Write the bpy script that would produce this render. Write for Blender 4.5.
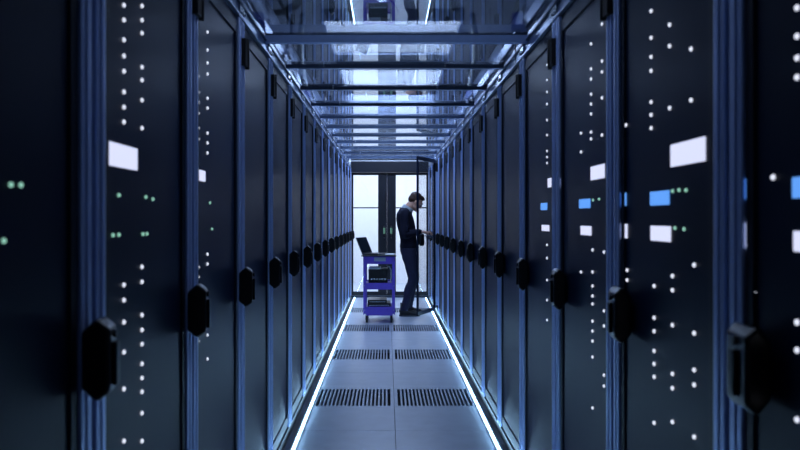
import bpy, bmesh, math, random
from mathutils import Vector, Matrix
random.seed(7)
for _o in list(bpy.data.objects): bpy.data.objects.remove(_o)
S = bpy.context.scene
C = S.collection
# ---------------------------------------------------------------- camera, world, light, exposure
cam_d = bpy.data.cameras.new('camera'); cam = bpy.data.objects.new('camera', cam_d); C.objects.link(cam)
cam.location = (0, 0, 1.36); cam.rotation_euler = (math.pi/2, 0, 0)
cam_d.sensor_width = 36; cam_d.lens = 752/800*36
cam_d.shift_x = 13/800; cam_d.shift_y = -7/800
cam_d.clip_start = .05; cam_d.clip_end = 100
cam_d.dof.use_dof = True; cam_d.dof.focus_distance = 9.5; cam_d.dof.aperture_fstop = 4.0
S.camera = cam
S.view_settings.view_transform = 'Standard'; S.view_settings.look = 'None'
S.view_settings.gamma = 1; S.view_settings.exposure = 0.0; S.view_settings.use_curve_mapping = False
W = bpy.data.worlds.new('world'); S.world = W; W.use_nodes = True
W.node_tree.nodes['Background'].inputs[0].default_value = (.05, .09, .2, 1)
W.node_tree.nodes['Background'].inputs[1].default_value = .3

def area_light(name, loc, rot, sx, sy, power, col):
    l = bpy.data.lights.new(name, 'AREA'); l.shape = 'RECTANGLE'; l.size = sx; l.size_y = sy
    l.energy = power; l.color = col
    o = bpy.data.objects.new(name, l); o.location = loc; o.rotation_euler = rot; C.objects.link(o); return o
# lit corridor beyond the doors
area_light('corridor_light', (0.05, 14.3, 2.72), (0, 0, 0), 3.0, 1.6, 92, (.80, .87, 1))
# flat ceiling lamps of the hall, the nearest one added out of view (their housings are built with the ceiling things below)
# that added lamp is a weak fill for the hose couplings, the farther ones burn brighter
LAMP_Y = (3.1, 7.3, 9.5, 11.7)
for _y, _p in zip(LAMP_Y, (9, 62, 105, 165)): area_light('hall_lamp_light', (.05, _y, 3.10), (0, 0, 0), 1.2, 1.3, _p, (.56, .70, 1))

# ---------------------------------------------------------------- materials
def nt(name):
    m = bpy.data.materials.new(name); m.use_nodes = True
    n = m.node_tree; return m, n, n.nodes['Principled BSDF']
def pbr(name, col, rough=.5, metal=0, spec=.5, noise=0, nscale=40, bump=0, coat=0):
    m, n, b = nt(name)
    b.inputs['Base Color'].default_value = (*col, 1); b.inputs['Roughness'].default_value = rough
    b.inputs['Metallic'].default_value = metal; b.inputs['Specular IOR Level'].default_value = spec
    b.inputs['Coat Weight'].default_value = coat
    tc = n.nodes.new('ShaderNodeTexCoord'); no = n.nodes.new('ShaderNodeTexNoise')
    no.inputs['Scale'].default_value = nscale; n.links.new(tc.outputs['Object'], no.inputs['Vector'])
    if noise:
        mr = n.nodes.new('ShaderNodeMapRange')
        mr.inputs[3].default_value = 1-noise; mr.inputs[4].default_value = 1+noise
        n.links.new(no.outputs['Fac'], mr.inputs[0])
        mx = n.nodes.new('ShaderNodeVectorMath'); mx.operation = 'SCALE'; mx.inputs[0].default_value = col
        n.links.new(mr.outputs[0], mx.inputs['Scale']); n.links.new(mx.outputs[0], b.inputs['Base Color'])
    if bump:
        bp = n.nodes.new('ShaderNodeBump'); bp.inputs['Strength'].default_value = bump; bp.inputs['Distance'].default_value = .002
        n.links.new(no.outputs['Fac'], bp.inputs['Height']); n.links.new(bp.outputs[0], b.inputs['Normal'])
    return m
def emit(name, col, st):
    m, n, b = nt(name)
    b.inputs['Base Color'].default_value = (*[c*.3 for c in col], 1)
    b.inputs['Emission Color'].default_value = (*col, 1); b.inputs['Emission Strength'].default_value = st
    return m
def glass(name, f0, tint, rough=0.0):
    m = bpy.data.materials.new(name); m.use_nodes = True; n = m.node_tree; n.nodes.clear()
    out = n.nodes.new('ShaderNodeOutputMaterial'); mx = n.nodes.new('ShaderNodeMixShader')
    t = n.nodes.new('ShaderNodeBsdfTransparent'); t.inputs[0].default_value = (*tint, 1)
    g = n.nodes.new('ShaderNodeBsdfGlossy'); g.inputs['Roughness'].default_value = rough
    lw = n.nodes.new('ShaderNodeLayerWeight'); lw.inputs[0].default_value = .5
    p = n.nodes.new('ShaderNodeMath'); p.operation = 'POWER'; p.inputs[1].default_value = 5
    mr = n.nodes.new('ShaderNodeMapRange'); mr.inputs[3].default_value = f0; mr.inputs[4].default_value = 1
    n.links.new(lw.outputs['Facing'], p.inputs[0]); n.links.new(p.outputs[0], mr.inputs[0])
    n.links.new(mr.outputs[0], mx.inputs[0]); n.links.new(t.outputs[0], mx.inputs[1]); n.links.new(g.outputs[0], mx.inputs[2])
    n.links.new(mx.outputs[0], out.inputs[0]); return m
def door_mesh_mat(name, see):
    """fine perforated sheet metal; see = open share of the sheet"""
    m, n, b = nt(name)
    b.inputs['Base Color'].default_value = (.003, .010, .036, 1); b.inputs['Roughness'].default_value = .36
    b.inputs['Specular IOR Level'].default_value = .14
    tc = n.nodes.new('ShaderNodeTexCoord'); vo = n.nodes.new('ShaderNodeTexVoronoi'); vo.inputs['Scale'].default_value = 160
    n.links.new(tc.outputs['Object'], vo.inputs['Vector'])
    bp = n.nodes.new('ShaderNodeBump'); bp.inputs['Strength'].default_value = .12; bp.inputs['Distance'].default_value = .001
    n.links.new(vo.outputs['Distance'], bp.inputs['Height']); n.links.new(bp.outputs[0], b.inputs['Normal'])
    if see:
        b.inputs['Alpha'].default_value = 1-see
    return m
M = dict(
 cabinet=pbr('cabinet_black', (.003, .008, .024), .42, 0, .2, .15, 12, .1),
 door=door_mesh_mat('perforated_door', 0), opendoor=door_mesh_mat('perforated_open_door', .80),
 post=pbr('post_metal', (.46, .60, .98), .36, .35, .5, .1, 25),
 plinth=pbr('plinth_grey', (.05, .07, .1), .45, .3),
 black=pbr('black_plastic', (.004, .005, .007), .32, 0, .5),
 rubber=pbr('rubber', (.006, .006, .008), .7),
 rail=pbr('rail_aluminium', (.42, .5, .68), .3, .75, .5, .12, 20),
 bar=pbr('bar_aluminium', (.06, .09, .16), .4, .4, .5, .1, 20),
 steel=pbr('bright_steel', (.7, .74, .8), .22, .9),
 roof=glass('roof_glass', .34, (.82, .86, .9)),
 pane=glass('door_glass', .05, (.93, .95, .98)),
 tile=pbr('floor_tile', (.5, .56, .65), .33, 0, .5, .13, 9, .12),
 seam=pbr('tile_seam', (.05, .06, .08), .6),
 vent=pbr('vent_tile_steel', (.42, .48, .57), .38, .1, .5, .06, 20),
 void=pbr('underfloor', (.01, .012, .018), .8),
 white=pbr('corridor_white', (.85, .87, .9), .6, 0, .4, .03, 4),
 wall=pbr('hall_wall', (.4, .44, .5), .7, 0, .3, .08, 3),
 dframe=pbr('door_frame_dark', (.012, .013, .018), .4, .2),
 purple=pbr('purple_lacquer', (.14, .08, .60), .38, 0, .5, .06, 30),
 navy=pbr('navy_wool', (.008, .010, .026), .85, 0, .25, .3, 60, .5),
 jeans=pbr('dark_denim', (.024, .028, .065), .8, 0, .25, .35, 45, .5),
 shoe=pbr('black_leather', (.008, .009, .012), .4, 0, .5, .2, 40),
 sole=pbr('shoe_sole', (.03, .035, .05), .6),
 skin=pbr('skin', (.62, .35, .25), .5, 0, .4, .06, 30),
 hair=pbr('brown_hair', (.05, .024, .014), .65, 0, .4, .4, 90, .8),
 collar=pbr('grey_collar', (.33, .38, .42), .8, 0, .3, .1, 40),
 lip=pbr('lips', (.36, .13, .1), .5), eye=pbr('eye_white', (.7, .7, .7), .3), iris=pbr('iris', (.03, .02, .015), .3),
 screen=pbr('laptop_screen', (.01, .016, .025), .15, 0, .6),
 laptop=pbr('laptop_shell', (.03, .034, .04), .35, .3), keys=pbr('keys', (.008, .008, .01), .5),
 paper=pbr('white_paper', (.8, .82, .85), .7), label=pbr('grey_label', (.3, .38, .48), .5),
 bluec=pbr('blue_cable', (.02, .06, .55), .5, 0, .4, .2, 30), blackc=pbr('black_cable', (.008, .01, .014), .45),
 whitec=pbr('pale_hose', (.5, .56, .6), .5), lit_off=pbr('frosted_housing', (.3, .35, .4), .4, .5),
 led=emit('led_white', (.80, .84, 1), 1.15), ledg=emit('led_green', (.40, .85, .68), .7), ledb=emit('display_blue', (.12, .36, .95), 1.0),
 ledw=emit('display_white', (.72, .76, 1), 1.0), strip=emit('strip_light', (.38, .68, 1), 24.0), green=emit('green_indicator', (.35, .85, .6), .9),
)
# ---------------------------------------------------------------- geometry helpers
class MB:
    def __init__(s): s.bm = bmesh.new(); s.mats = []; s.cur = 0
    def mat(s, m):
        if m not in s.mats: s.mats.append(m)
        s.cur = s.mats.index(m); return s
    def _tag(s, before):
        for f in s.bm.faces:
            if f.index == -1 or f not in before: f.material_index = s.cur
    def quadbox(s, pts, bev=0):
        vs = [s.bm.verts.new(p) for p in pts]
        fs = []
        for q in ((0,3,2,1),(4,5,6,7),(0,1,5,4),(1,2,6,5),(2,3,7,6),(3,0,4,7)):
            f = s.bm.faces.new([vs[i] for i in q]); f.material_index = s.cur; fs.append(f)
        if bev:
            es = list({e for f in fs for e in f.edges})
            r = bmesh.ops.bevel(s.bm, geom=es, offset=bev, segments=2, affect='EDGES', profile=.7)
            for f in r['faces']: f.material_index = s.cur
        return s
    def box(s, x0, x1, y0, y1, z0, z1, bev=0, rot=None, at=None):
        if x0 > x1: x0, x1 = x1, x0
        if y0 > y1: y0, y1 = y1, y0
        if z0 > z1: z0, z1 = z1, z0
        p = [Vector(q) for q in ((x0,y0,z0),(x1,y0,z0),(x1,y1,z0),(x0,y1,z0),(x0,y0,z1),(x1,y0,z1),(x1,y1,z1),(x0,y1,z1))]
        if rot is not None:
            a = Vector(at or (0,0,0)); p = [rot @ (q-a) + a for q in p]
        return s.quadbox(p, bev)
    def loft(s, rings, n=16, cap=True, smooth=True):
        """rings: (centre, a_vec, b_vec)"""
        loops = []
        for c, a, b in rings:
            c, a, b = Vector(c), Vector(a), Vector(b)
            loops.append([s.bm.verts.new(c + a*math.cos(2*math.pi*i/n) + b*math.sin(2*math.pi*i/n)) for i in range(n)])
        for l0, l1 in zip(loops, loops[1:]):
            for i in range(n):
                f = s.bm.faces.new((l0[i], l0[(i+1) % n], l1[(i+1) % n], l1[i])); f.material_index = s.cur; f.smooth = smooth
        if cap:
            f = s.bm.faces.new(loops[0][::-1]); f.material_index = s.cur
            f = s.bm.faces.new(loops[-1]); f.material_index = s.cur
        return s
    def tube(s, pts, r, n=12, cap=True):
        pts = [Vector(p) for p in pts]
        rs = r if isinstance(r, (list, tuple)) else [r]*len(pts)
        rings = []; up = None
        for i, p in enumerate(pts):
            t = (pts[min(i+1, len(pts)-1)] - pts[max(i-1, 0)]).normalized()
            if up is None: up = t.orthogonal().normalized()
            up = (up - t*up.dot(t)).normalized(); v = t.cross(up)
            rings.append((p, up*rs[i], v*rs[i]))
        return s.loft(rings, n, cap)
    def ball(s, c, rx, ry=None, rz=None, n=16, rot=None):
        ry = ry or rx; rz = rz or rx
        m = Matrix.Translation(c) @ (rot.to_4x4() if rot is not None else Matrix()) @ Matrix.Diagonal((rx, ry, rz, 1))
        r = bmesh.ops.create_uvsphere(s.bm, u_segments=n, v_segments=max(6, n*2//3), radius=1, matrix=m)
        for f in {f for v in r['verts'] for f in v.link_faces}: f.material_index = s.cur; f.smooth = True
        return s
    def build(s, name, mat=None, parent=None, loc=None):
        if mat is not None and not s.mats: s.mats = [mat]
        bmesh.ops.recalc_face_normals(s.bm, faces=s.bm.faces)
        me = bpy.data.meshes.new(name); s.bm.to_mesh(me); s.bm.free()
        for m in s.mats: me.materials.append(m)
        o = bpy.data.objects.new(name, me); C.objects.link(o)
        if parent is not None: o.parent = parent
        if loc: o.location = loc
        return o
def tag(o, label=None, cat=None, group=None, kind=None):
    if label: o['label'] = label
    if cat: o['category'] = cat
    if group: o['group'] = group
    if kind: o['kind'] = kind
    return o
def thing(name, label, cat, loc=(0,0,0), group=None, rz=0):
    o = bpy.data.objects.new(name, None); o.empty_display_size = .1; C.objects.link(o)
    o.location = loc; o.rotation_euler = (0, 0, rz); return tag(o, label, cat, group)
def struct(mb, name, m=None, parent=None):
    o = mb.build(name, m, parent)
    if parent is None: o['kind'] = 'structure'
    return o
def copy_tree(o, parent=None):
    c = o.copy(); C.objects.link(c); c.parent = parent
    for ch in [q for q in bpy.data.objects if q.parent == o]: copy_tree(ch, c)
    return c
ORD = ['nearest','second','third','fourth','fifth','sixth','seventh','eighth','ninth','tenth','eleventh','twelfth','thirteenth','fourteenth','fifteenth']
# ---------------------------------------------------------------- measurements (metres)
XL, XR = -.611, .709          # cabinet fronts
Y0, PITCH, NR = .77, .8, 15   # cabinets stand from y=.77, 0.8 m apart, 15 a side
YE = Y0 + PITCH*NR            # 12.77
TOP = 2.196; ZR = 2.33        # cabinet tops, roof bars
FC = .053                     # floor seam
# ---------------------------------------------------------------- the setting
vent_rows = [5.41 + 1.8*k for k in range(4)]
f = MB()
ys = [-.19 + .6*i - .6*2 for i in range(25)]
def is_vent(y): return any(abs(y - v) < .05 for v in vent_rows)
for y in [5.41 + .6*i for i in range(-11, 13)]:
    y1 = min(y+.6, 12.86)
    for c0, c1 in ((FC-1.2, FC-.6), (FC-.6, FC), (FC, FC+.6), (FC+.6, FC+1.2)):
        if is_vent(y) and c0 > FC-.7 and c1 < FC+.7: continue
        f.mat(M['tile']).box(c0+.0015, c1-.0015, y+.0015, y1-.0015, -.035, 0, .001)
for s0, s1 in ((-3.2, FC-1.2), (FC+1.2, 3.3)): f.mat(M['tile']).box(s0, s1, -1.2, 12.86, -.035, 0)
f.mat(M['tile']).box(-2.2, 2.3, 12.86, 15.8, -.035, 0)
f.mat(M['void']).box(-3.2, 3.3, -1.2, 15.8, -.45, -.4)
struct(f, 'floor')
struct(MB().box(-3.3, 3.4, -1.3, 15.8, 3.2, 3.3), 'ceiling', M['wall'])
struct(MB().box(-3.3, -3.2, -1.3, 12.86, -.45, 3.2), 'wall_left', M['wall'])
struct(MB().box(3.3, 3.4, -1.3, 12.86, -.45, 3.2), 'wall_right', M['wall'])
struct(MB().box(-3.3, 3.4, -1.3, -1.2, -.45, 3.2), 'wall_front', M['wall'])
w = MB()
w.box(-3.2, XL, 12.86, 12.98, 0, 3.2).box(XR, 3.3, 12.86, 12.98, 0, 3.2).box(XL, XR, 12.86, 12.98, 2.33, 3.2)
struct(w, 'wall_back', M['wall'])
w = MB()
w.box(-2.2, 2.3, 15.7, 15.8, 0, 3.2).box(-2.3, -2.2, 12.98, 15.8, 0, 3.2).box(2.3, 2.4, 12.98, 15.8, 0, 3.2).box(-2.2, 2.3, 12.98, 15.7, 2.8, 2.9)
struct(w, 'wall_corridor', M['white'])
struct(MB().box(XL, XR, 12.80, 12.98, 2.14, 2.33, .004), 'trim_1', M['dframe'])
struct(MB().box(XL, XR, 12.84, 12.97, 0, .035, .004), 'trim_2', M['plinth'])
struct(MB().box(XL+.001, -.563, .3, 12.78, 0, .01, .002), 'baseboard_left', M['black'])
struct(MB().box(.670, XR-.001, .3, 12.78, 0, .01, .002), 'baseboard_right', M['black'])
def leaf(n, x0, x1, stile_side):
    d = MB(); y0, y1 = 12.87, 12.93; z0, z1 = .04, 2.135
    a, b = (.03, .152) if stile_side > 0 else (.152, .03)
    d.box(x0, x0+a, y0, y1, z0, z1, .003).box(x1-b, x1, y0, y1, z0, z1, .003)
    d.box(x0+a, x1-b, y0, y1, z0, z0+.06, .003).box(x0+a, x1-b, y0, y1, z1-.04, z1, .003)
    d.box(x0+a, x1-b, y0+.012, y1-.012, 1.525, 1.545)
    o = struct(d, 'door_%d' % n, M['dframe'])
    p = MB().box(x0+a+.001, x1-b-.001, 12.897, 12.903, z0+.06, z1-.04).build('glass_pane', M['pane'], o)
    hx = -.05 if stile_side > 0 else .072
    h = MB().tube([(hx, y0-.001, 1.02), (hx, y0-.045, 1.04), (hx, y0-.05, 1.12), (hx, y0-.045, 1.2), (hx, y0-.001, 1.22)], .009).build('door_handle', M['black'], o)
    MB().box(hx-.013, hx+.013, y0-.008, y0-.001, 1.09, 1.19, .003).build('indicator_light', M['green'], h)
leaf(1, XL+.004, -.0005, 1); leaf(2, .0005, XR-.004, -1)

# perforated floor tiles: nineteen slots run along the aisle
def vent_tile():
    t = MB(); n = 19; a = .6-.003
    t.box(-a/2, a/2, .0, .035, -.035, 0).box(-a/2, a/2, a-.035, a, -.035, 0)
    t.box(-a/2, -a/2+.025, .035, a-.035, -.035, 0).box(a/2-.025, a/2, .035, a-.035, -.035, 0)
    p = (a-.05)/n
    for i in range(1, n): t.box(-a/2+.025+p*i-.0062, -a/2+.025+p*i+.0062, .035, a-.035, -.03, 0)
    return t.build('perforated_floor_tile', M['vent'])
vt = vent_tile(); first = True
WHERE = ['in the largest row nearest the camera', 'in the second row from the camera', 'in the third row, just before the trolley', 'in the last row, behind the trolley']
for k, y in enumerate(vent_rows):
    for side, cx in (('left', FC-.3), ('right', FC+.3)):
        o = vt if first else vt.copy()
        if not first: C.objects.link(o)
        first = False; o.location = (cx, y+.0015, 0)
        tag(o, 'slotted metal floor vent tile %s of the seam, %s' % (side, WHERE[k]), 'floor tile', 'slotted vent tiles in the aisle floor')

# ---------------------------------------------------------------- cabinets
SY = .0
def make_rack(side, openable=False):
    """origin at the foot of the near front corner; x runs away from the aisle for the chosen side"""
    s = -1 if side == 'left' else 1
    root = thing('server_cabinet', 'x', 'server cabinet')
    D = 1.05
    b = MB()
    b.box(s*.012, s*D, .006, .022, .05, TOP).box(s*.012, s*D, PITCH-.022, PITCH-.006, .05, TOP)
    b.box(s*.012, s*D, .022, PITCH-.022, TOP-.02, TOP).box(s*.012, s*D, .022, PITCH-.022, .05, .07)
    b.box(s*(D-.02), s*D, .022, PITCH-.022, .07, TOP-.02)
    b.build('cabinet_body', M['cabinet'], root)
    MB().box(s*.002, s*(D-.02), .0, PITCH, 0, .05).build('plinth', M['black'], root)
    for y0, y1 in ((.012, .066), (PITCH-.066, PITCH-.012)):
        p = MB(); p.box(0, s*.05, y0, y1, .052, TOP-.002, .004)
        p.box(-s*.003, 0, y0+.024, y1-.024, .06, TOP-.01)
        p.build('front_post', M['post'], root)
    d = MB(); x0, x1 = s*.006, s*.03; a0, a1 = .0, PITCH-.142
    # door built about its hinge line (near edge) so it can swing
    d.mat(M['cabinet']).box(x0, x1, a0, a0+.03, .08, TOP-.025, .003).box(x0, x1, a1-.03, a1, .08, TOP-.025, .003)
    d.box(x0, x1, a0+.03, a1-.03, .08, .13, .002).box(x0, x1, a0+.03, a1-.03, TOP-.075, TOP-.025, .002)
    d.mat(M['opendoor' if openable else 'door']).box(s*.012, s*.016, a0+.03, a1-.03, .13, TOP-.075)
    door = d.build('door', None, root, (0, .071, 0))
    for z in (TOP-.19,):
        h = MB(); h.box(-s*.014, s*.01, -.064, .006, z, z+.115, .004); h.tube([(-s*.010, -.006, z-.006), (-s*.010, -.006, z+.121)], .009)
        h.build('hinge', M['rubber'], door)
    z0, z1 = .99, 1.158
    h = MB()
    if side == 'left': ya, yb, pr = a1+.006, a1+.072, .062
    else: ya, yb, pr = a1-.105, a1-.005, .05
    zc = .03; ch = .02
    prof = [(0, z0+zc), (pr*.55, z0), (pr, z0+.02), (pr, z1-.02), (pr*.55, z1), (0, z1-zc)]
    va = [h.bm.verts.new((s*.006-s*x, ya, z)) for x, z in prof]; vb = [h.bm.verts.new((s*.006-s*x*.86, yb, z)) for x, z in prof]
    h.bm.faces.new(va); h.bm.faces.new(vb[::-1])
    for i in range(6): h.bm.faces.new((va[i], va[(i+1) % 6], vb[(i+1) % 6], vb[i]))
    hd = h.build('handle', M['black'], door)
    bv = hd.modifiers.new('b', 'BEVEL'); bv.width = .008; bv.segments = 3
    # lever and lock on the handle
    l = MB(); ym = (ya+yb)/2; X = s*.006 - s*pr
    l.box(X-s*.006, X+s*.004, ym-.011, ym+.011, z0+.03, z1-.05, .003)
    l.tube([(X+s*.003, ym, z1-.034), (X-s*.003, ym, z1-.034)], .008)
    l.build('lever', M['black'], hd)
    return root
# lit dots and displays per cabinet: (distance along the row, height), displays (y0, y1, z0, z1)
LEDS = {
    ('left', 1): dict(white=[(1.777, 1.863), (1.777, 1.828), (1.777, 1.781), (1.777, 1.743), (1.777, 1.707), (1.777, 1.658), (1.777, 1.622), (1.777, 1.587), (1.777, 1.202), (1.777, 1.166), (1.777, 1.114), (1.777, 1.043), (1.777, 0.956), (1.777, 0.833), (1.908, 1.898), (1.908, 1.862), (1.908, 1.829), (1.908, 1.743), (1.908, 1.71), (1.908, 1.659), (1.908, 1.588), (1.908, 1.236), (1.908, 1.198), (1.908, 1.114), (1.908, 1.076), (1.908, 1.04), (1.908, 0.99), (1.908, 0.954), (1.908, 0.919), (1.908, 0.865), (1.908, 0.794)],
        green=[(1.669, 1.415), (1.744, 1.413), (1.939, 1.414), (1.997, 1.41), (1.663, 1.321), (1.706, 1.321), (1.744, 1.321), (1.915, 1.319), (1.947, 1.319)],
        panel=[(1.669, 1.869, 1.478, 1.532)],
        blue=[]),
    ('left', 2): dict(white=[(2.479, 1.828), (2.479, 1.775), (2.479, 1.742), (2.479, 1.706), (2.479, 1.657), (2.479, 1.62), (2.479, 1.198), (2.479, 1.165), (2.479, 0.954), (2.604, 2.004), (2.604, 1.942), (2.604, 1.897), (2.604, 1.859), (2.604, 1.775), (2.604, 1.741), (2.604, 1.654), (2.604, 1.62), (2.604, 1.585), (2.604, 1.235), (2.604, 1.201), (2.604, 1.076), (2.604, 1.045), (2.604, 0.955), (2.604, 0.872)],
        green=[(2.64, 1.413), (2.671, 1.321)],
        panel=[(2.453, 2.568, 1.484, 1.52)],
        blue=[]),
    ('left', 0): dict(white=[],
        green=[(1.243, 1.415), (1.277, 1.416), (1.22, 1.323)],
        panel=[],
        blue=[]),
    ('right', 1): dict(white=[(2.049, 1.924), (2.049, 1.851), (2.049, 1.799), (2.049, 1.761), (2.049, 1.676), (2.049, 1.641), (2.049, 1.605), (2.026, 1.177), (2.026, 1.091), (2.026, 1.055), (2.026, 1.002), (2.026, 0.967), (2.026, 0.932), (2.026, 0.808), (1.915, 1.852), (1.915, 1.798), (1.915, 1.64), (1.896, 1.214), (1.896, 1.178), (1.896, 1.09), (1.896, 0.967), (1.896, 0.931), (1.896, 0.846), (1.78, 1.76), (1.78, 1.639), (1.762, 1.25), (1.762, 1.09), (1.762, 1.004), (1.762, 0.969), (1.762, 0.847), (2.264, 1.64), (2.254, 1.204), (2.254, 1.174)],
        green=[(1.895, 1.428), (1.853, 1.429), (1.81, 1.427), (1.879, 1.335), (1.822, 1.333)],
        panel=[(1.701, 1.905, 1.489, 1.545), (1.909, 2.049, 1.299, 1.339), (2.254, 2.322, 1.299, 1.342)],
        blue=[(1.919, 2.053, 1.394, 1.431), (2.264, 2.322, 1.397, 1.436)]),
    ('right', 2): dict(white=[(2.652, 1.974), (2.652, 1.886), (2.652, 1.85), (2.652, 1.797), (2.652, 1.762), (2.652, 1.727), (2.652, 1.663), (2.652, 1.639), (2.633, 1.248), (2.633, 1.171), (2.633, 1.122), (2.633, 1.087), (2.633, 1.059), (2.633, 0.999), (2.633, 0.964), (2.633, 0.929), (2.633, 0.873), (2.633, 0.695), (2.517, 2.043), (2.517, 2.009), (2.517, 1.885), (2.517, 1.849), (2.517, 1.762), (2.517, 1.638), (2.493, 1.247), (2.493, 1.052), (2.493, 1.002), (2.493, 0.839), (2.493, 0.803), (2.789, 1.675), (2.789, 1.605), (2.789, 1.16)],
        green=[(2.627, 1.423), (2.552, 1.424)],
        panel=[(2.459, 2.652, 1.493, 1.54), (2.652, 2.789, 1.298, 1.331), (3.074, 3.146, 1.488, 1.525)],
        blue=[(2.665, 2.811, 1.396, 1.429)]),
    ('right', 3): dict(white=[(3.382, 2.048), (3.382, 1.981), (3.382, 1.927), (3.382, 1.873), (3.382, 1.801), (3.382, 1.733), (3.382, 1.661), (3.382, 1.634), (3.382, 1.607), (3.382, 1.239), (3.382, 1.18), (3.382, 1.081), (3.382, 0.991), (3.382, 0.901)],
        green=[],
        panel=[(3.259, 3.361, 1.496, 1.536), (3.34, 3.491, 1.301, 1.328)],
        blue=[(3.382, 3.513, 1.397, 1.429)]),
    ('right', 0): dict(white=[(1.32, 1.729), (1.32, 1.679), (1.32, 1.641), (1.32, 1.607), (1.32, 1.177), (1.32, 1.128), (1.32, 1.006), (1.474, 1.215), (1.402, 1.436), (1.474, 1.052)],
        green=[],
        panel=[(1.478, 1.524, 1.3, 1.35), (1.294, 1.329, 1.301, 1.337)],
        blue=[(1.482, 1.528, 1.398, 1.438), (1.294, 1.333, 1.395, 1.432)]),
}

def add_lights(root, side, idx, front):
    """indicator lamps and small displays shining through the cabinet door"""
    s = -1 if side == 'left' else 1
    spec = LEDS.get((side, idx))
    if not spec: return
    door = [c for c in bpy.data.objects if c.parent == root and c.name.startswith('door')][0]
    oy = root.location.y + .071
    for key, r in (('white', .0052), ('green', .0045)):
        lo = None
        for dd, z in spec[key]:
            if lo is None:
                m = MB(); m.loft([((s*.013, 0, 0), (0, r, 0), (0, 0, r)), ((s*.0095, 0, 0), (0, r, 0), (0, 0, r)), ((s*.0075, 0, 0), (0, r*.6, 0), (0, 0, r*.6))], 12)
                lo = m.build('indicator_light', M['led' if key == 'white' else 'ledg'], door); o = lo
            else:
                o = lo.copy(); C.objects.link(o); o.parent = door
            o.location = (0, dd-oy, z)
            if key == 'green': o['label'] = 'green indicator light'
    for key, mm, lb in (('panel', 'ledw', 'white lit display'), ('blue', 'ledb', 'blue lit display')):
        for a, b, z0, z1 in spec[key]:
            m = MB(); m.box(s*.013, s*.0085, a-oy, b-oy, z0, z1, .0015)
            o = m.build('display', M[mm], door); o['label'] = lb
OPEN = ('right', 12)
for side, X in (('left', XL), ('right', XR)):
    proto = make_rack(side)
    roots = []
    for k in range(NR):
        y = Y0 + PITCH*k
        if (side, k) == OPEN:
            r = make_rack(side, True)
        else:
            r = proto if k == 0 else copy_tree(proto)
        r.location = (X, y, 0); roots.append(r)
        extra = ''
        if LEDS.get((side, k)): extra = ' with lit indicator dots'
        lab = 'tall black server cabinet%s, %s from the camera in the %s row' % (extra, ORD[k], side)
        if k == 0: lab = 'tall black server cabinet%s, nearest the camera in the %s row' % (extra, side)
        if (side, k) == OPEN: lab = 'black server cabinet with its door swung open in front of the man, right row'
        tag(r, lab, 'server cabinet', 'server cabinets of the %s row' % side)
    for k, r in enumerate(roots): add_lights(r, side, k, X)
    if side == 'right':
        op = roots[12]
        dr = [c for c in bpy.data.objects if c.parent == op and c.name.startswith('door')][0]
        dr.rotation_euler = (0, 0, math.radians(156)); dr.location = (-.03, .045, 0)
        # extra frame that makes the open leaf read as in the photo, and gear inside
        for i in range(9):
            z = .2 + i*.2
            if abs(z-1.0) < .05: continue
            t = thing('rack_server', 'flat black server, %s from the bottom inside the open cabinet' % ['first','second','third','fourth','fifth','sixth','seventh','eighth','ninth'][i], 'server', (XR, op.location.y, z), 'servers inside the open cabinet')
            MB().box(.07, .8, .10, .70, 0, .08, .002).build('chassis', M['laptop'], t)
            MB().box(.062, .07, .09, .71, .002, .078, .002).build('front_bezel', M['black'], t)
            for q in range(3): MB().box(.058, .063, .14+.05*q, .15+.05*q, .03, .04).build('indicator_light', M['ledg'], t)

# ---------------------------------------------------------------- light strips along the cabinet feet
for side, x0, x1 in (('left', -.554, -.542), ('right', .649, .661)):
    t = thing('floor_light_strip', 'glowing blue-white light strip along the floor at the foot of the %s cabinets' % side, 'light strip', ((x0+x1)/2, 0, 0), 'floor light strips')
    c = (x0+x1)/2
    MB().box(x0-c-.008, x1-c+.008, 2.37, 12.75, 0, .006, .001).build('housing', M['lit_off'], t)
    for k in range(2, 15):
        y = Y0 + PITCH*k
        MB().box(x0-c+.001, x1-c-.001, y+.02, y+PITCH-.02, .006, .016, .003).build('light_segment', M['strip'], t)

# ---------------------------------------------------------------- containment roof
for side, s, X in (('left', -1, XL), ('right', 1, XR)):
    t = thing('roof_side_rail', 'long grey metal rail carrying the glass roof over the %s cabinets' % side, 'rail', (X, 0, TOP), 'side rails of the glass roof')
    m = MB()
    m.box(s*.036, s*.048, .3, 12.79, .002, ZR-TOP+.006, .002)        # fascia
    m.box(-s*.004, s*.07, .3, 12.79, .002, .014, .002)               # lower lip
    m.box(s*.048, s*.09, .3, 12.79, ZR-TOP-.006, ZR-TOP+.006)
    m.build('rail_profile', M['rail'], t)
    MB().box(s*.022, s*.035, .3, 12.79, ZR-TOP-.034, ZR-TOP-.028, .001).build('glass_ledge', M['bar'], t)
    for k in range(0, 15):
        y = Y0 + PITCH*k
        b = MB(); b.box(s*.026, s*.036, y+.10, y+.19, .03, .10, .002); b.tube([(s*.026, y+.12, .065), (s*.016, y+.12, .065)], .008); b.tube([(s*.026, y+.165, .065), (s*.016, y+.165, .065)], .008)
        b.build('bracket', M['steel'], t)
barp = None
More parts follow.
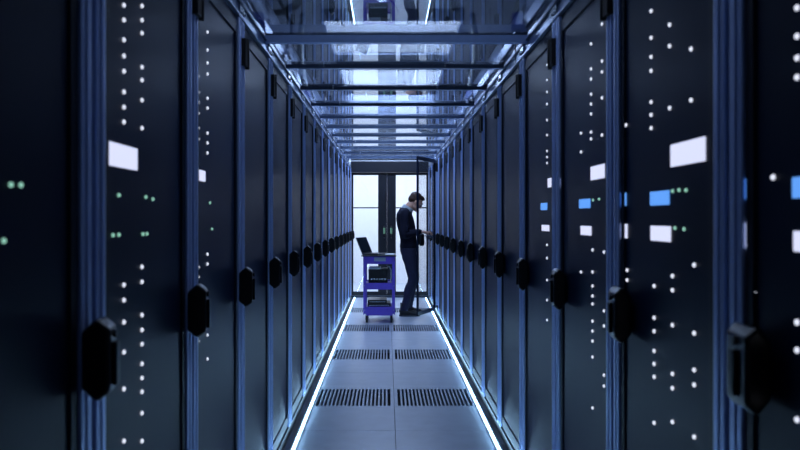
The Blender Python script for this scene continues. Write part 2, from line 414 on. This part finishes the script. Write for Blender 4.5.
for k in range(3, 15):
    y = Y0 + PITCH*k + .02
    if k >= 15: break
    if barp is None:
        barp = thing('roof_crossbar', 'x', 'crossbar')
        MB().mat(M['bar']).box(XL-.034, XR+.034, -.008, .008, -.016, .008, .001).mat(M['rail']).box(XL-.034, XR+.034, -.014, .014, -.020, -.0165, .0005).build('bar_profile', None, barp)  # floor-lit underside put into the colour: lower flange lighter, front darker
        for bx in (-.4, .37):
            MB().tube([(bx, -.008, -.006), (bx, -.016, -.006)], .006).build('bolt', M['steel'], barp)
        o = barp
    else: o = copy_tree(barp)
    if k == 4:      # the first bar in view is a deeper beam
        MB().box(XL-.034, XR+.034, -.0225, -.0205, -.044, -.004, .0005).box(XL-.034, XR+.034, -.0205, .016, -.044, -.0205, .0005).build('deep_face', M['post'], o)
    o.location = (0, y, ZR)
    tag(o, 'metal crossbar of the glass roof, %s from the camera' % ORD[k-3], 'crossbar', 'crossbars of the glass roof')
gp = None
for k in range(3, 15):
    y = Y0 + PITCH*k + .02
    if gp is None: gp = MB().box(XL-.035, XR+.035, .010, PITCH-.010, .003, .007).build('glass_roof_panel', M['roof']); o = gp
    else: o = gp.copy(); C.objects.link(o)
    o.location = (0, y, ZR)
    tag(o, 'clear glass roof panel over the aisle, %s from the camera' % ORD[k-3], 'roof panel', 'glass panels of the aisle roof')

# ---------------------------------------------------------------- above the roof: trays, cables, ducts
for side, s, X in (('left', -1, -.98), ('right', 1, 1.07)):
    t = thing('cable_tray', 'pale metal cable ladder hung above the %s cabinets' % side, 'cable tray', (X, 0, 2.62), 'cable trays above the cabinets')
    for q in (-.15, .15): MB().box(q-.012, q+.012, 1.0, 12.5, 0, .07, .003).build('side_rail', M['rail'], t)
    m = MB()
    for i in range(28): m.box(-.14, .14, 1.2+.4*i, 1.23+.4*i, .0, .02)
    m.build('rungs', M['rail'], t)
    for i in range(7):
        m = MB(); 
        for q in (-.165, .165): m.tube([(q, 1.5+1.7*i, -.0), (q, 1.5+1.7*i, .58)], .006)
        m.box(-.18, .18, 1.485+1.7*i, 1.515+1.7*i, -.02, -.0)
        m.build('hanger', M['steel'], t)
    for j, (mm, nm, dx, r) in enumerate((('bluec', 'blue', -.06, .024), ('whitec', 'pale grey', .03, .028), ('blackc', 'black', .09, .018))):
        pts = [(X+s*-dx + .012*math.sin(i*1.3+j), 1.1+.35*i, 2.642+r+.004*math.sin(i*2.1+j)) for i in range(32)]
        o = MB().tube(pts, r, 10).build('cable_bundle', M[mm])
        tag(o, '%s cable bundle lying in the tray above the %s cabinets' % (nm, side), 'cable', 'cable bundles in the overhead trays')
    # pale hose dropping from the hall ceiling to a blue coupling over the cabinet edge
    for q, yy in enumerate((4.36, 6.9)):
        t = thing('supply_hose', 'pale hose with blue coupling over the %s cabinets, %s the camera' % (side, ('nearest', 'farther from')[q]), 'hose', (s*.745+(.014 if s > 0 else 0), yy, TOP), 'hoses with blue couplings')
        pts = []; rs = []
        for i in range(44):
            u = i/43; pts.append((s*.05*math.sin(u*3), -.10*u+.05*math.sin(u*4), .34+.66*u)); rs.append(.027 + .003*(i % 2))
        MB().tube(pts, rs, 14).build('hose', M['whitec'], t)
        MB().tube([(0, 0, .25), (0, 0, .30), (0, 0, .302), (0, 0, .35)], [.040, .040, .034, .034], 16).build('coupling', M['bluec'], t)
        MB().tube([(0, 0, 0), (0, 0, .02), (0, 0, .021), (0, 0, .25)], [.035, .035, .018, .018], 14).build('lower_pipe', M['black'], t)
# coil of black cable above the left cabinets
m = MB(); pts = []
for i in range(96):
    a = i/90*2*math.pi*3.2; pts.append((-.655+(.105+.008*math.sin(i*.7))*math.cos(a), 4.62+.05*math.sin(a*2.1)+.0006*i, 2.74+(.12+.008*math.sin(i))*math.sin(a)))
pts += [(-.60, 4.75, 2.58), (-.62, 4.85, 2.50), (-.70, 4.95, 2.40), (-.80, 5.0, 2.22)]
m.tube(pts, .012, 8)
tag(m.build('coiled_cable', M['blackc']), 'coil of black cable hanging above the roof at the upper left', 'cable')
# sprinkler with loose wires over the middle
t = thing('sprinkler', 'sprinkler head hanging over the middle of the aisle above the glass roof', 'sprinkler', (-.035, 5.2, 3.2))
MB().tube([(0, 0, 0), (0, 0, -.30)], .012).build('drop_pipe', M['steel'], t)
MB().tube([(0, 0, -.30), (0, 0, -.33), (0, 0, -.331), (0, 0, -.336)], [.02, .014, .035, .035], 14).build('head', M['steel'], t)
m = MB()
m.tube([(-.15 + .17*math.sin(i*.35), 5.15+.01*i, 3.19-.034*i+.03*math.sin(i*.9)) for i in range(16)], .006, 6)
m.tube([(.03 + .05*math.sin(i*.6), 5.18, 3.19-.032*i) for i in range(14)], .006, 6)
tag(m.build('loose_wire', M['blackc']), 'thin dark wires dangling beside the sprinkler', 'wire')
for i, y in enumerate(LAMP_Y):
    t = thing('ceiling_lamp', 'flat square ceiling lamp of the hall, %s the camera' % ('added out of view as fill, nearest to', 'second nearest to', 'third nearest to', 'farthest from')[i], 'lamp', (.05, y, 3.2), 'flat lamps on the hall ceiling')
    m = MB(); m.box(-.63, .63, -.68, .68, -.085, 0, .004)
    m.build('housing', M['lit_off'], t)
    m = MB()
    for q in (-1, 1): m.box(q*.605, q*.63, -.68, .68, -.11, -.085).box(-.605, .605, q*.655, q*.68, -.11, -.085)
    m.build('rim', M['rail'], t)
# smooth metal duct crossing the hall
t = thing('air_duct', 'wide grey air duct crossing the hall beyond the glass roof', 'duct', (0, 10.6, 2.90))
MB().box(-3.1, 3.2, -.3, .3, -.15, .15, .01).build('duct_body', M['rail'], t)
for i in range(6): MB().box(-2.6+i*1.05, -2.57+i*1.05, -.315, .315, -.165, .165).build('flange', M['rail'], t)

# ---------------------------------------------------------------- purple trolley
TX, TY = -.1, 9.72
def wx(px, d): return (px-387)*d/752
t = thing('utility_cart', 'purple metal service trolley with two open shelves in the aisle', 'trolley', (0, 0, 0))
t.location = (-.102, 9.72, 0)
hw, dp = .205, .55       # half width, depth
pr = MB(); fr = M['purple']
p = MB().mat(fr)
p.box(-hw, -hw+.035, 0, .03, .12, .862, .004).box(hw-.035, hw, 0, .03, .12, .862, .004)
p.box(-hw, -hw+.035, dp-.03, dp, .12, .862, .004).box(hw-.035, hw, dp-.03, dp, .12, .862, .004)
p.box(-hw+.035, hw-.035, .004, .02, .765, .862, .003).box(-hw+.035, hw-.035, .004, .02, .435, .52, .003).box(-hw+.035, hw-.035, .004, .02, .098, .212, .003)
p.box(-hw+.035, hw-.035, dp-.02, dp-.004, .80, .862, .003).box(-hw+.035, hw-.035, dp-.02, dp-.004, .47, .52, .003).box(-hw+.035, hw-.035, dp-.02, dp-.004, .105, .2, .003)
for sx in (-1, 1):
    for z0, z1 in ((.80, .862), (.47, .52), (.105, .2)):
        p.box(sx*hw, sx*(hw-.012), .03, dp-.03, z0, z1)
p.build('frame', None, t)
for z in (.19, .49): MB().box(-hw+.012, hw-.012, .02, dp-.02, z, z+.012).build('shelf', M['purple'], t)
MB().box(-hw-.025, hw+.015, -.015, dp+.015, .862, .88, .005).build('top_tray', M['black'], t)
MB().box(-.065, .085, 0, .004, .80, .85, .001).build('name_plate', M['label'], t)
for bx in (-.187, .187):
    for z in (.82, .62, .48, .17): MB().tube([(bx, 0, z), (bx, -.005, z)], .006, 10).build('bolt', M['steel'], t)
for cx in (-.16, .16):
    for cy in (.045, dp-.045):
        c = MB().box(cx-.02, cx+.02, cy-.025, cy+.025, .098, .12).box(cx-.022, cx-.016, cy-.015, cy+.03, .04, .1).box(cx+.016, cx+.022, cy-.015, cy+.03, .04, .1).build('caster', M['steel'], t)
        MB().tube([(cx-.014, cy+.012, .045), (cx+.014, cy+.012, .045)], .045, 20).build('wheel', M['rubber'], c)
hnd = MB().tube([(hw-.02, dp, .81), (hw-.02, dp+.07, .84), (hw-.02, dp+.08, .86), (-hw+.02, dp+.08, .86), (-hw+.02, dp+.07, .84), (-hw+.02, dp, .81)], .011).build('push_handle', M['black'], t)
cx, cy = t.location.x, t.location.y
# laptop: lid leans to the left, keyboard runs right
t = thing('laptop', 'open black laptop on the trolley, lid leaning left', 'laptop', (cx-.225, cy+.09, .88), None, math.radians(-23))
MB().box(0, .225, .02, .34, .0, .016, .003).build('base', M['laptop'], t)
m = MB()
for i in range(5):
    for j in range(12): m.box(.05+i*.022, .069+i*.022, .04+j*.0235, .06+j*.0235, .016, .018)
m.build('keyboard', M['keys'], t)
MB().box(.17, .21, .13, .23, .016, .0172).build('touchpad', M['keys'], t)
R = Matrix.Rotation(math.radians(-24), 3, 'Y')
lid = MB().box(-.009, 0, .02, .34, .012, .245, .003, R, (0, 0, .012)).build('lid', M['laptop'], t)
MB().box(0, .0015, .032, .328, .03, .235, 0, R, (0, 0, .012)).build('screen', M['screen'], lid)
tag(MB().box(0, .11, 0, .22, 0, .007, .001).build('notepad', M['paper'], None, (cx+.08, cy+.08, .88)), 'thin white notepad lying right of the laptop on the trolley', 'notepad')
# upper shelf: cabled switch with bright paper, black box
t = thing('network_switch', 'black network box with cables on the upper trolley shelf', 'network switch', (cx-.02, cy+.09, .502))
MB().box(-.12, .13, 0, .34, 0, .19, .004).build('casing', M['black'], t)
m = MB()
for i in range(6): m.box(-.09+i*.035, -.066+i*.035, -.003, .0, .05, .07)
m.build('ports', M['steel'], t)
for j in range(3):
    MB().tube([(-.07+j*.07, -.002, .06), (-.06+j*.07, -.03, .05), (-.03+j*.06, -.045, .02), (.02+j*.03, -.04, .008)], .005, 8).build('cable', M['blackc'], t)
tag(MB().tube([(.0, 0, .006), (.012, .01, .1), (.01, .02, .18), (-.01, .04, .222), (-.03, .05, .225)], .008, 8).build('patch_cable', M['whitec'], None, (cx+.145, cy+.035, .502)), 'pale grey cable standing up at the right of the upper trolley shelf', 'cable')
t = thing('document_tray', 'white paper stack on top of the black network box', 'paper', (cx-.13, cy+.09, .692))
MB().box(.0, .15, 0, .26, 0, .022, .002).build('sheets', M['paper'], t)
for i, (z, a, nm, mt) in enumerate(((0, 0, 'flat grey equipment case, lower of the two on the bottom trolley shelf', 'laptop'), (.046, .06, 'flat black equipment case stacked on top on the bottom trolley shelf', 'black'))):
    q = thing('equipment_case', nm, 'equipment case', (cx-.15, cy+.07, .202+z), 'equipment cases on the trolley', a*.0)
    MB().box(0, .30-i*.05, 0, .38, 0, .045, .005).build('case', M[mt], q)
    MB().box(.02, .28-i*.05, -.003, 0, .018, .024).build('seam_line', M['steel'], q)

# ---------------------------------------------------------------- keyboard drawer pulled from the open cabinet
RY = Y0 + PITCH*12
t = thing('keyboard_drawer', 'slim dark keyboard drawer pulled out of the open cabinet under the man\'s hands', 'keyboard drawer', (XR, RY, 1.095))
MB().box(-.16, .55, .12, .55, 0, .018, .003).build('drawer', M['laptop'], t)
m = MB()
for i in range(5):
    for j in range(14): m.box(-.14+i*.022, -.121+i*.022, .15+j*.025, .172+j*.025, .018, .021)
m.build('keyboard', M['keys'], t)
for y in (.105, .555): MB().box(-.15, .6, y, y+.012, -.005, .022).build('slide_rail', M['steel'], t)

# ---------------------------------------------------------------- the man
PX, PY = .27, 10.52
man = thing('person', 'man in dark navy sweater and jeans standing bent-headed at the open cabinet, typing', 'person', (PX, PY, 0))
# joints in the man's own frame: +x ahead, +y away from the camera (his left)
def ring(c, ax, ay, tilt=0):
    """ellipse across the body: ax half depth (x), ay half width (y); tilt pitches it forward"""
    ct, st = math.cos(tilt), math.sin(tilt)
    return (c, (ax*ct, 0, -ax*st), (0, ay, 0))
def limb(m, pts, rs, sq=1.0, n=16):
    pts = [Vector(p) for p in pts]; rings = []
    up = Vector((0, 1, 0))
    for i, p in enumerate(pts):
        tt = (pts[min(i+1, len(pts)-1)] - pts[max(i-1, 0)]).normalized()
        u = (up - tt*up.dot(tt)).normalized(); v = tt.cross(u)
        rings.append((p, u*rs[i]*sq, v*rs[i]))
    m.loft(rings, n)
def spl(pts, rs, k=6):
    """Catmull-Rom through joints"""
    P = [Vector(p) for p in pts]; out = []; ro = []
    for i in range(len(P)-1):
        a, b, c, d = P[max(i-1, 0)], P[i], P[i+1], P[min(i+2, len(P)-1)]
        for j in range(k):
            u = j/k
            out.append(.5*((2*b)+(c-a)*u+(2*a-5*b+4*c-d)*u*u+(3*b-a-3*c+d)*u**3)); ro.append(rs[i]+(rs[i+1]-rs[i])*(u*u*(3-2*u)))
    return out+[P[-1]], ro+[rs[-1]]
def skin(o, vox, it=6, f=.6):
    r = o.modifiers.new('r', 'REMESH'); r.mode = 'VOXEL'; r.voxel_size = vox; r.use_smooth_shade = True
    s = o.modifiers.new('s', 'SMOOTH'); s.iterations = it; s.factor = f
TORSO = [((.03, 0, .90), .105, .155, 0), ((.032, 0, .97), .108, .16, 0), ((.028, 0, 1.05), .102, .148, .03), ((.018, 0, 1.14), .108, .155, .06),
         ((.0, 0, 1.24), .118, .172, .1), ((-.015, 0, 1.33), .118, .185, .15), ((-.02, 0, 1.40), .105, .185, .2), ((-.008, 0, 1.445), .086, .15, .42), ((.010, 0, 1.478), .066, .085, .5)]
SH = {s: (-.02, s*.175, 1.415) for s in (-1, 1)}
EL = {-1: (-.035, -.205, 1.135), 1: (.0, .215, 1.14)}
WR = {-1: (.20, -.085, 1.165), 1: (.21, .10, 1.165)}
HIP = {-1: (.035, -.085, .90), 1: (.045, .085, .90)}
KN = {-1: (.085, -.105, .50), 1: (.12, .10, .50)}
AN = {-1: (-.035, -.115, .10), 1: (.03, .105, .10)}
HC = Vector((.130, 0, 1.585)); PITCHH = .62     # head centre, nodding forward
RH = Matrix.Rotation(PITCHH, 3, 'Y')
def hp(x, y, z): return HC + RH @ Vector((x, y, z))
def add_torso(m, g):
    m.loft([ring(c, ax+g, ay+g, tl) for c, ax, ay, tl in TORSO], 28)
def add_arm(m, s, g, end=1.0):
    a, b, c = Vector(SH[s]), Vector(EL[s]), Vector(WR[s])
    P, Rr = spl([a+Vector((.0, -s*.05, .03)), a, a.lerp(b, .5), b, b.lerp(c, .4), b.lerp(c, end)], [.05+g, .058+g, .05+g, .043+g, .042+g, .029+g])
    limb(m, P, Rr)
def add_leg(m, s, g, stop=None):
    h, k, a = Vector(HIP[s]), Vector(KN[s]), Vector(AN[s])
    a2 = k.lerp(a, stop) if stop else a
    P, Rr = spl([h+Vector((0, 0, .04)), h-Vector((0, 0, .06)), h.lerp(k, .5), k, k.lerp(a, .33)-Vector((.012, 0, 0)), k.lerp(a, .7), a2], [.088+g, .092+g, .074+g, .056+g, .056+g, .043+g, .036+g])
    limb(m, P, Rr)
m = MB()
add_torso(m, -.012)
for s in (-1, 1): add_arm(m, s, -.004); add_leg(m, s, -.006)
# feet
for s in (-1, 1):
    a = Vector(AN[s]); m.loft([((a.x-.045, a.y, .055), (0, 0, .03), (0, .026, 0)), ((a.x+.0, a.y, .065), (0, 0, .045), (0, .032, 0)), ((a.x+.08, a.y, .05), (0, 0, .032), (0, .038, 0)), ((a.x+.16, a.y, .035), (0, 0, .018), (0, .038, 0)), ((a.x+.19, a.y, .03), (0, 0, .01), (0, .025, 0))], 14)
# neck
m.loft([((-.01, 0, 1.44), (.062, 0, -.02), (0, .07, 0)), ((.022, 0, 1.495), (.058, 0, -.028), (0, .056, 0)), ((.062, 0, 1.535), (.056, 0, -.034), (0, .055, 0)), ((.10, 0, 1.58), (.05, 0, -.034), (0, .05, 0))], 18)
# head: skull, face wedge, jaw, nose, brow, ears
def hb(x, y, z, rx, ry, rz, n=20): m.ball(hp(x, y, z), rx, ry, rz, n, RH)
hb(-.018, 0, .035, .096, .075, .085); hb(.03, 0, -.01, .068, .064, .095); hb(.045, 0, -.075, .046, .045, .04)
hb(.035, .03, -.05, .05, .03, .045); hb(.035, -.03, -.05, .05, .03, .045)
hb(.082, 0, .028, .018, .045, .012); hb(.078, 0, -.098, .02, .022, .016)
for s in (-1, 1):
    hb(.0, s*.076, -.008, .018, .008, .032, 12); hb(.006, s*.08, .006, .02, .006, .014, 10); hb(.062, s*.04, -.018, .022, .02, .02, 12)
m.loft([(hp(.088, 0, .02), RH @ Vector((.008, 0, 0)), RH @ Vector((0, .008, 0))), (hp(.108, 0, -.012), RH @ Vector((.01, 0, .004)), RH @ Vector((0, .011, 0))), (hp(.116, 0, -.028), RH @ Vector((.012, 0, .006)), RH @ Vector((0, .016, 0))), (hp(.092, 0, -.04), RH @ Vector((.008, 0, .004)), RH @ Vector((0, .012, 0)))], 12)
# hands with five fingers each, fingertips resting on the keyboard
for s in (-1, 1):
    w_ = Vector(WR[s]); k_ = Vector((w_.x+.092, w_.y-s*.006, w_.z-.012))
    m.loft([((w_.x-.01, w_.y, w_.z), (0, 0, .019), (0, .027, 0)), ((w_.x+.03, w_.y, w_.z), (0, 0, .018), (0, .034, 0)), ((w_.x+.07, w_.y-s*.003, w_.z-.004), (0, 0, .016), (0, .041, 0)), ((k_.x, k_.y, k_.z), (0, 0, .012), (0, .04, 0))], 16)
    for i, (off, ln) in enumerate(((.031, .066), (.011, .076), (-.010, .072), (-.030, .056))):
        # off>0 lies on the thumb (inner) side
        y = k_.y - s*off; p0 = Vector((k_.x-.02, y, k_.z)); sp = -s*off*.25
        p1 = p0+Vector((.02+ln*.40, sp*.4, .012)); p2 = p0+Vector((.02+ln*.74, sp*.8, -.004)); p3 = p0+Vector((.02+ln*.90, sp, -.026-.004*(i % 2)))
        m.tube([p0, p1, p2, p3], [.0105, .0095, .0085, .0068], 10); m.ball(p3, .0068, n=10)
    q0 = Vector((w_.x+.02, w_.y-s*.02, w_.z-.004)); q1 = q0+Vector((.035, -s*.032, -.010)); q2 = q1+Vector((.030, -s*.012, -.012)); q3 = q2+Vector((.022, s*.001, -.006))
    m.tube([q0, q1, q2, q3], [.014, .012, .010, .008], 10); m.ball(q3, .008, n=10)
body = m.build('body', M['skin'], man); skin(body, .0045, 5, .5)
# jeans
m = MB()
m.loft([ring((.03, 0, .84), .10, .15), ring((.03, 0, .90), .118, .168), ring((.03, 0, .96), .116, .166), ring((.03, 0, 1.0), .112, .16)], 26)
for s in (-1, 1):
    add_leg(m, s, .010)
    a = Vector(AN[s]); k = Vector(KN[s])
    limb(m, [k.lerp(a, .6), k.lerp(a, .78), k.lerp(a, .93), a+Vector((.006, 0, -.02))], [.056, .055, .058, .06])
    for i, u in enumerate((.74, .82, .9, .97)): p = k.lerp(a, u); m.ball((p.x+.006*(-1)**i, p.y, p.z), .059, .057, .016, 14)
    for u in (-.1, .0, .1): p = k+Vector((-.008, 0, u*.5)); m.ball(p, .068, .063, .014, 14)
jeans = m.build('trousers', M['jeans'], man); skin(jeans, .008, 5, .5)
# sweater
m = MB(); add_torso(m, .012)
m.loft([ring((.03, 0, .945), .118, .172), ring((.03, 0, .96), .124, .178), ring((.03, 0, 1.0), .12, .172)], 26)
for s in (-1, 1):
    add_arm(m, s, .012, .93)
    e = Vector(EL[s]); w_ = Vector(WR[s])
    for u in (.84, .93): m.ball(e.lerp(w_, u), .036, .040, .040, 14)
    for du in (-.05, .0, .05): p = e+Vector((.02, 0, .05+du)); m.ball(p, .055, .054, .015, 12)
sw = m.build('sweater', M['navy'], man); skin(sw, .008, 5, .5)
# collar
m = MB(); m.loft([((.004, 0, 1.462), (.078, 0, -.046), (0, .082, 0)), ((.020, 0, 1.49), (.070, 0, -.042), (0, .070, 0)), ((.034, 0, 1.514), (.068, 0, -.042), (0, .066, 0)), ((.035, 0, 1.516), (.060, 0, -.038), (0, .059, 0)), ((.018, 0, 1.478), (.058, 0, -.036), (0, .060, 0))], 24, cap=False)
m.build('shirt_collar', M['collar'], man)
# shoes
for s in (-1, 1):
    a = Vector(AN[s]); m = MB()
    m.loft([((a.x-.062, a.y, .05), (0, 0, .03), (0, .026, 0)), ((a.x-.045, a.y, .06), (0, 0, .055), (0, .038, 0)), ((a.x+.0, a.y, .075), (0, 0, .07), (0, .043, 0)), ((a.x+.05, a.y, .062), (0, 0, .052), (0, .044, 0)), ((a.x+.10, a.y, .05), (0, 0, .038), (0, .047, 0)), ((a.x+.17, a.y, .044), (0, 0, .030), (0, .046, 0)), ((a.x+.205, a.y, .036), (0, 0, .02), (0, .034, 0)), ((a.x+.215, a.y, .032), (0, 0, .008), (0, .015, 0))], 20)
    m.loft([((a.x, a.y, .08), (.052, 0, 0), (0, .046, 0)), ((a.x-.004, a.y, .13), (.050, 0, 0), (0, .048, 0)), ((a.x-.002, a.y, .19), (.052, 0, 0), (0, .050, 0))], 18)
    sh = m.build('shoe', M['shoe'], man); skin(sh, .006, 4, .5)
    m = MB(); N = 28
    out = []
    for i in range(N):
        an = 2*math.pi*i/N; cx_ = .075+.143*math.cos(an); out.append((a.x+cx_, a.y+(.046+.006*math.cos(an))*math.sin(an)*(1-.12*abs(math.cos(an)))))
    lo = [m.bm.verts.new((x, y, .0)) for x, y in out]; hi = [m.bm.verts.new((x, y, .024)) for x, y in out]
    m.bm.faces.new(lo[::-1]); m.bm.faces.new(hi)
    for i in range(N): m.bm.faces.new((lo[i], lo[(i+1) % N], hi[(i+1) % N], hi[i]))
    m.build('sole', M['sole'], sh)
# hair: cap over the skull, short at the nape
m = MB()
def hh(x, y, z, rx, ry, rz): m.ball(hp(x, y, z), rx, ry, rz, 22, RH)
hh(-.028, 0, .058, .094, .080, .076); hh(-.062, 0, .015, .058, .070, .072); hh(.03, 0, .092, .056, .062, .034)
hh(-.02, .058, .03, .05, .023, .05); hh(-.02, -.058, .03, .05, .023, .05); hh(.062, 0, .092, .03, .05, .022)
hair = m.build('hair', M['hair'], man); skin(hair, .007, 3, .5)
# face details
for s in (-1, 1):
    e = MB().ball(hp(.084, s*.031, .006), .011, .013, .010, 12).build('eye', M['eye'], man)
    MB().ball(hp(.0935, s*.031, .004), .003, .006, .006, 10).build('iris', M['iris'], e)
    MB().tube([hp(.090, s*.052, .030), hp(.099, s*.034, .036), hp(.101, s*.014, .030)], [.003, .0045, .004], 8).build('eyebrow', M['hair'], man)
MB().tube([hp(.080, -.022, -.062), hp(.091, 0, -.060), hp(.080, .022, -.062)], [.002, .0055, .002], 8).build('mouth', M['lip'], man)
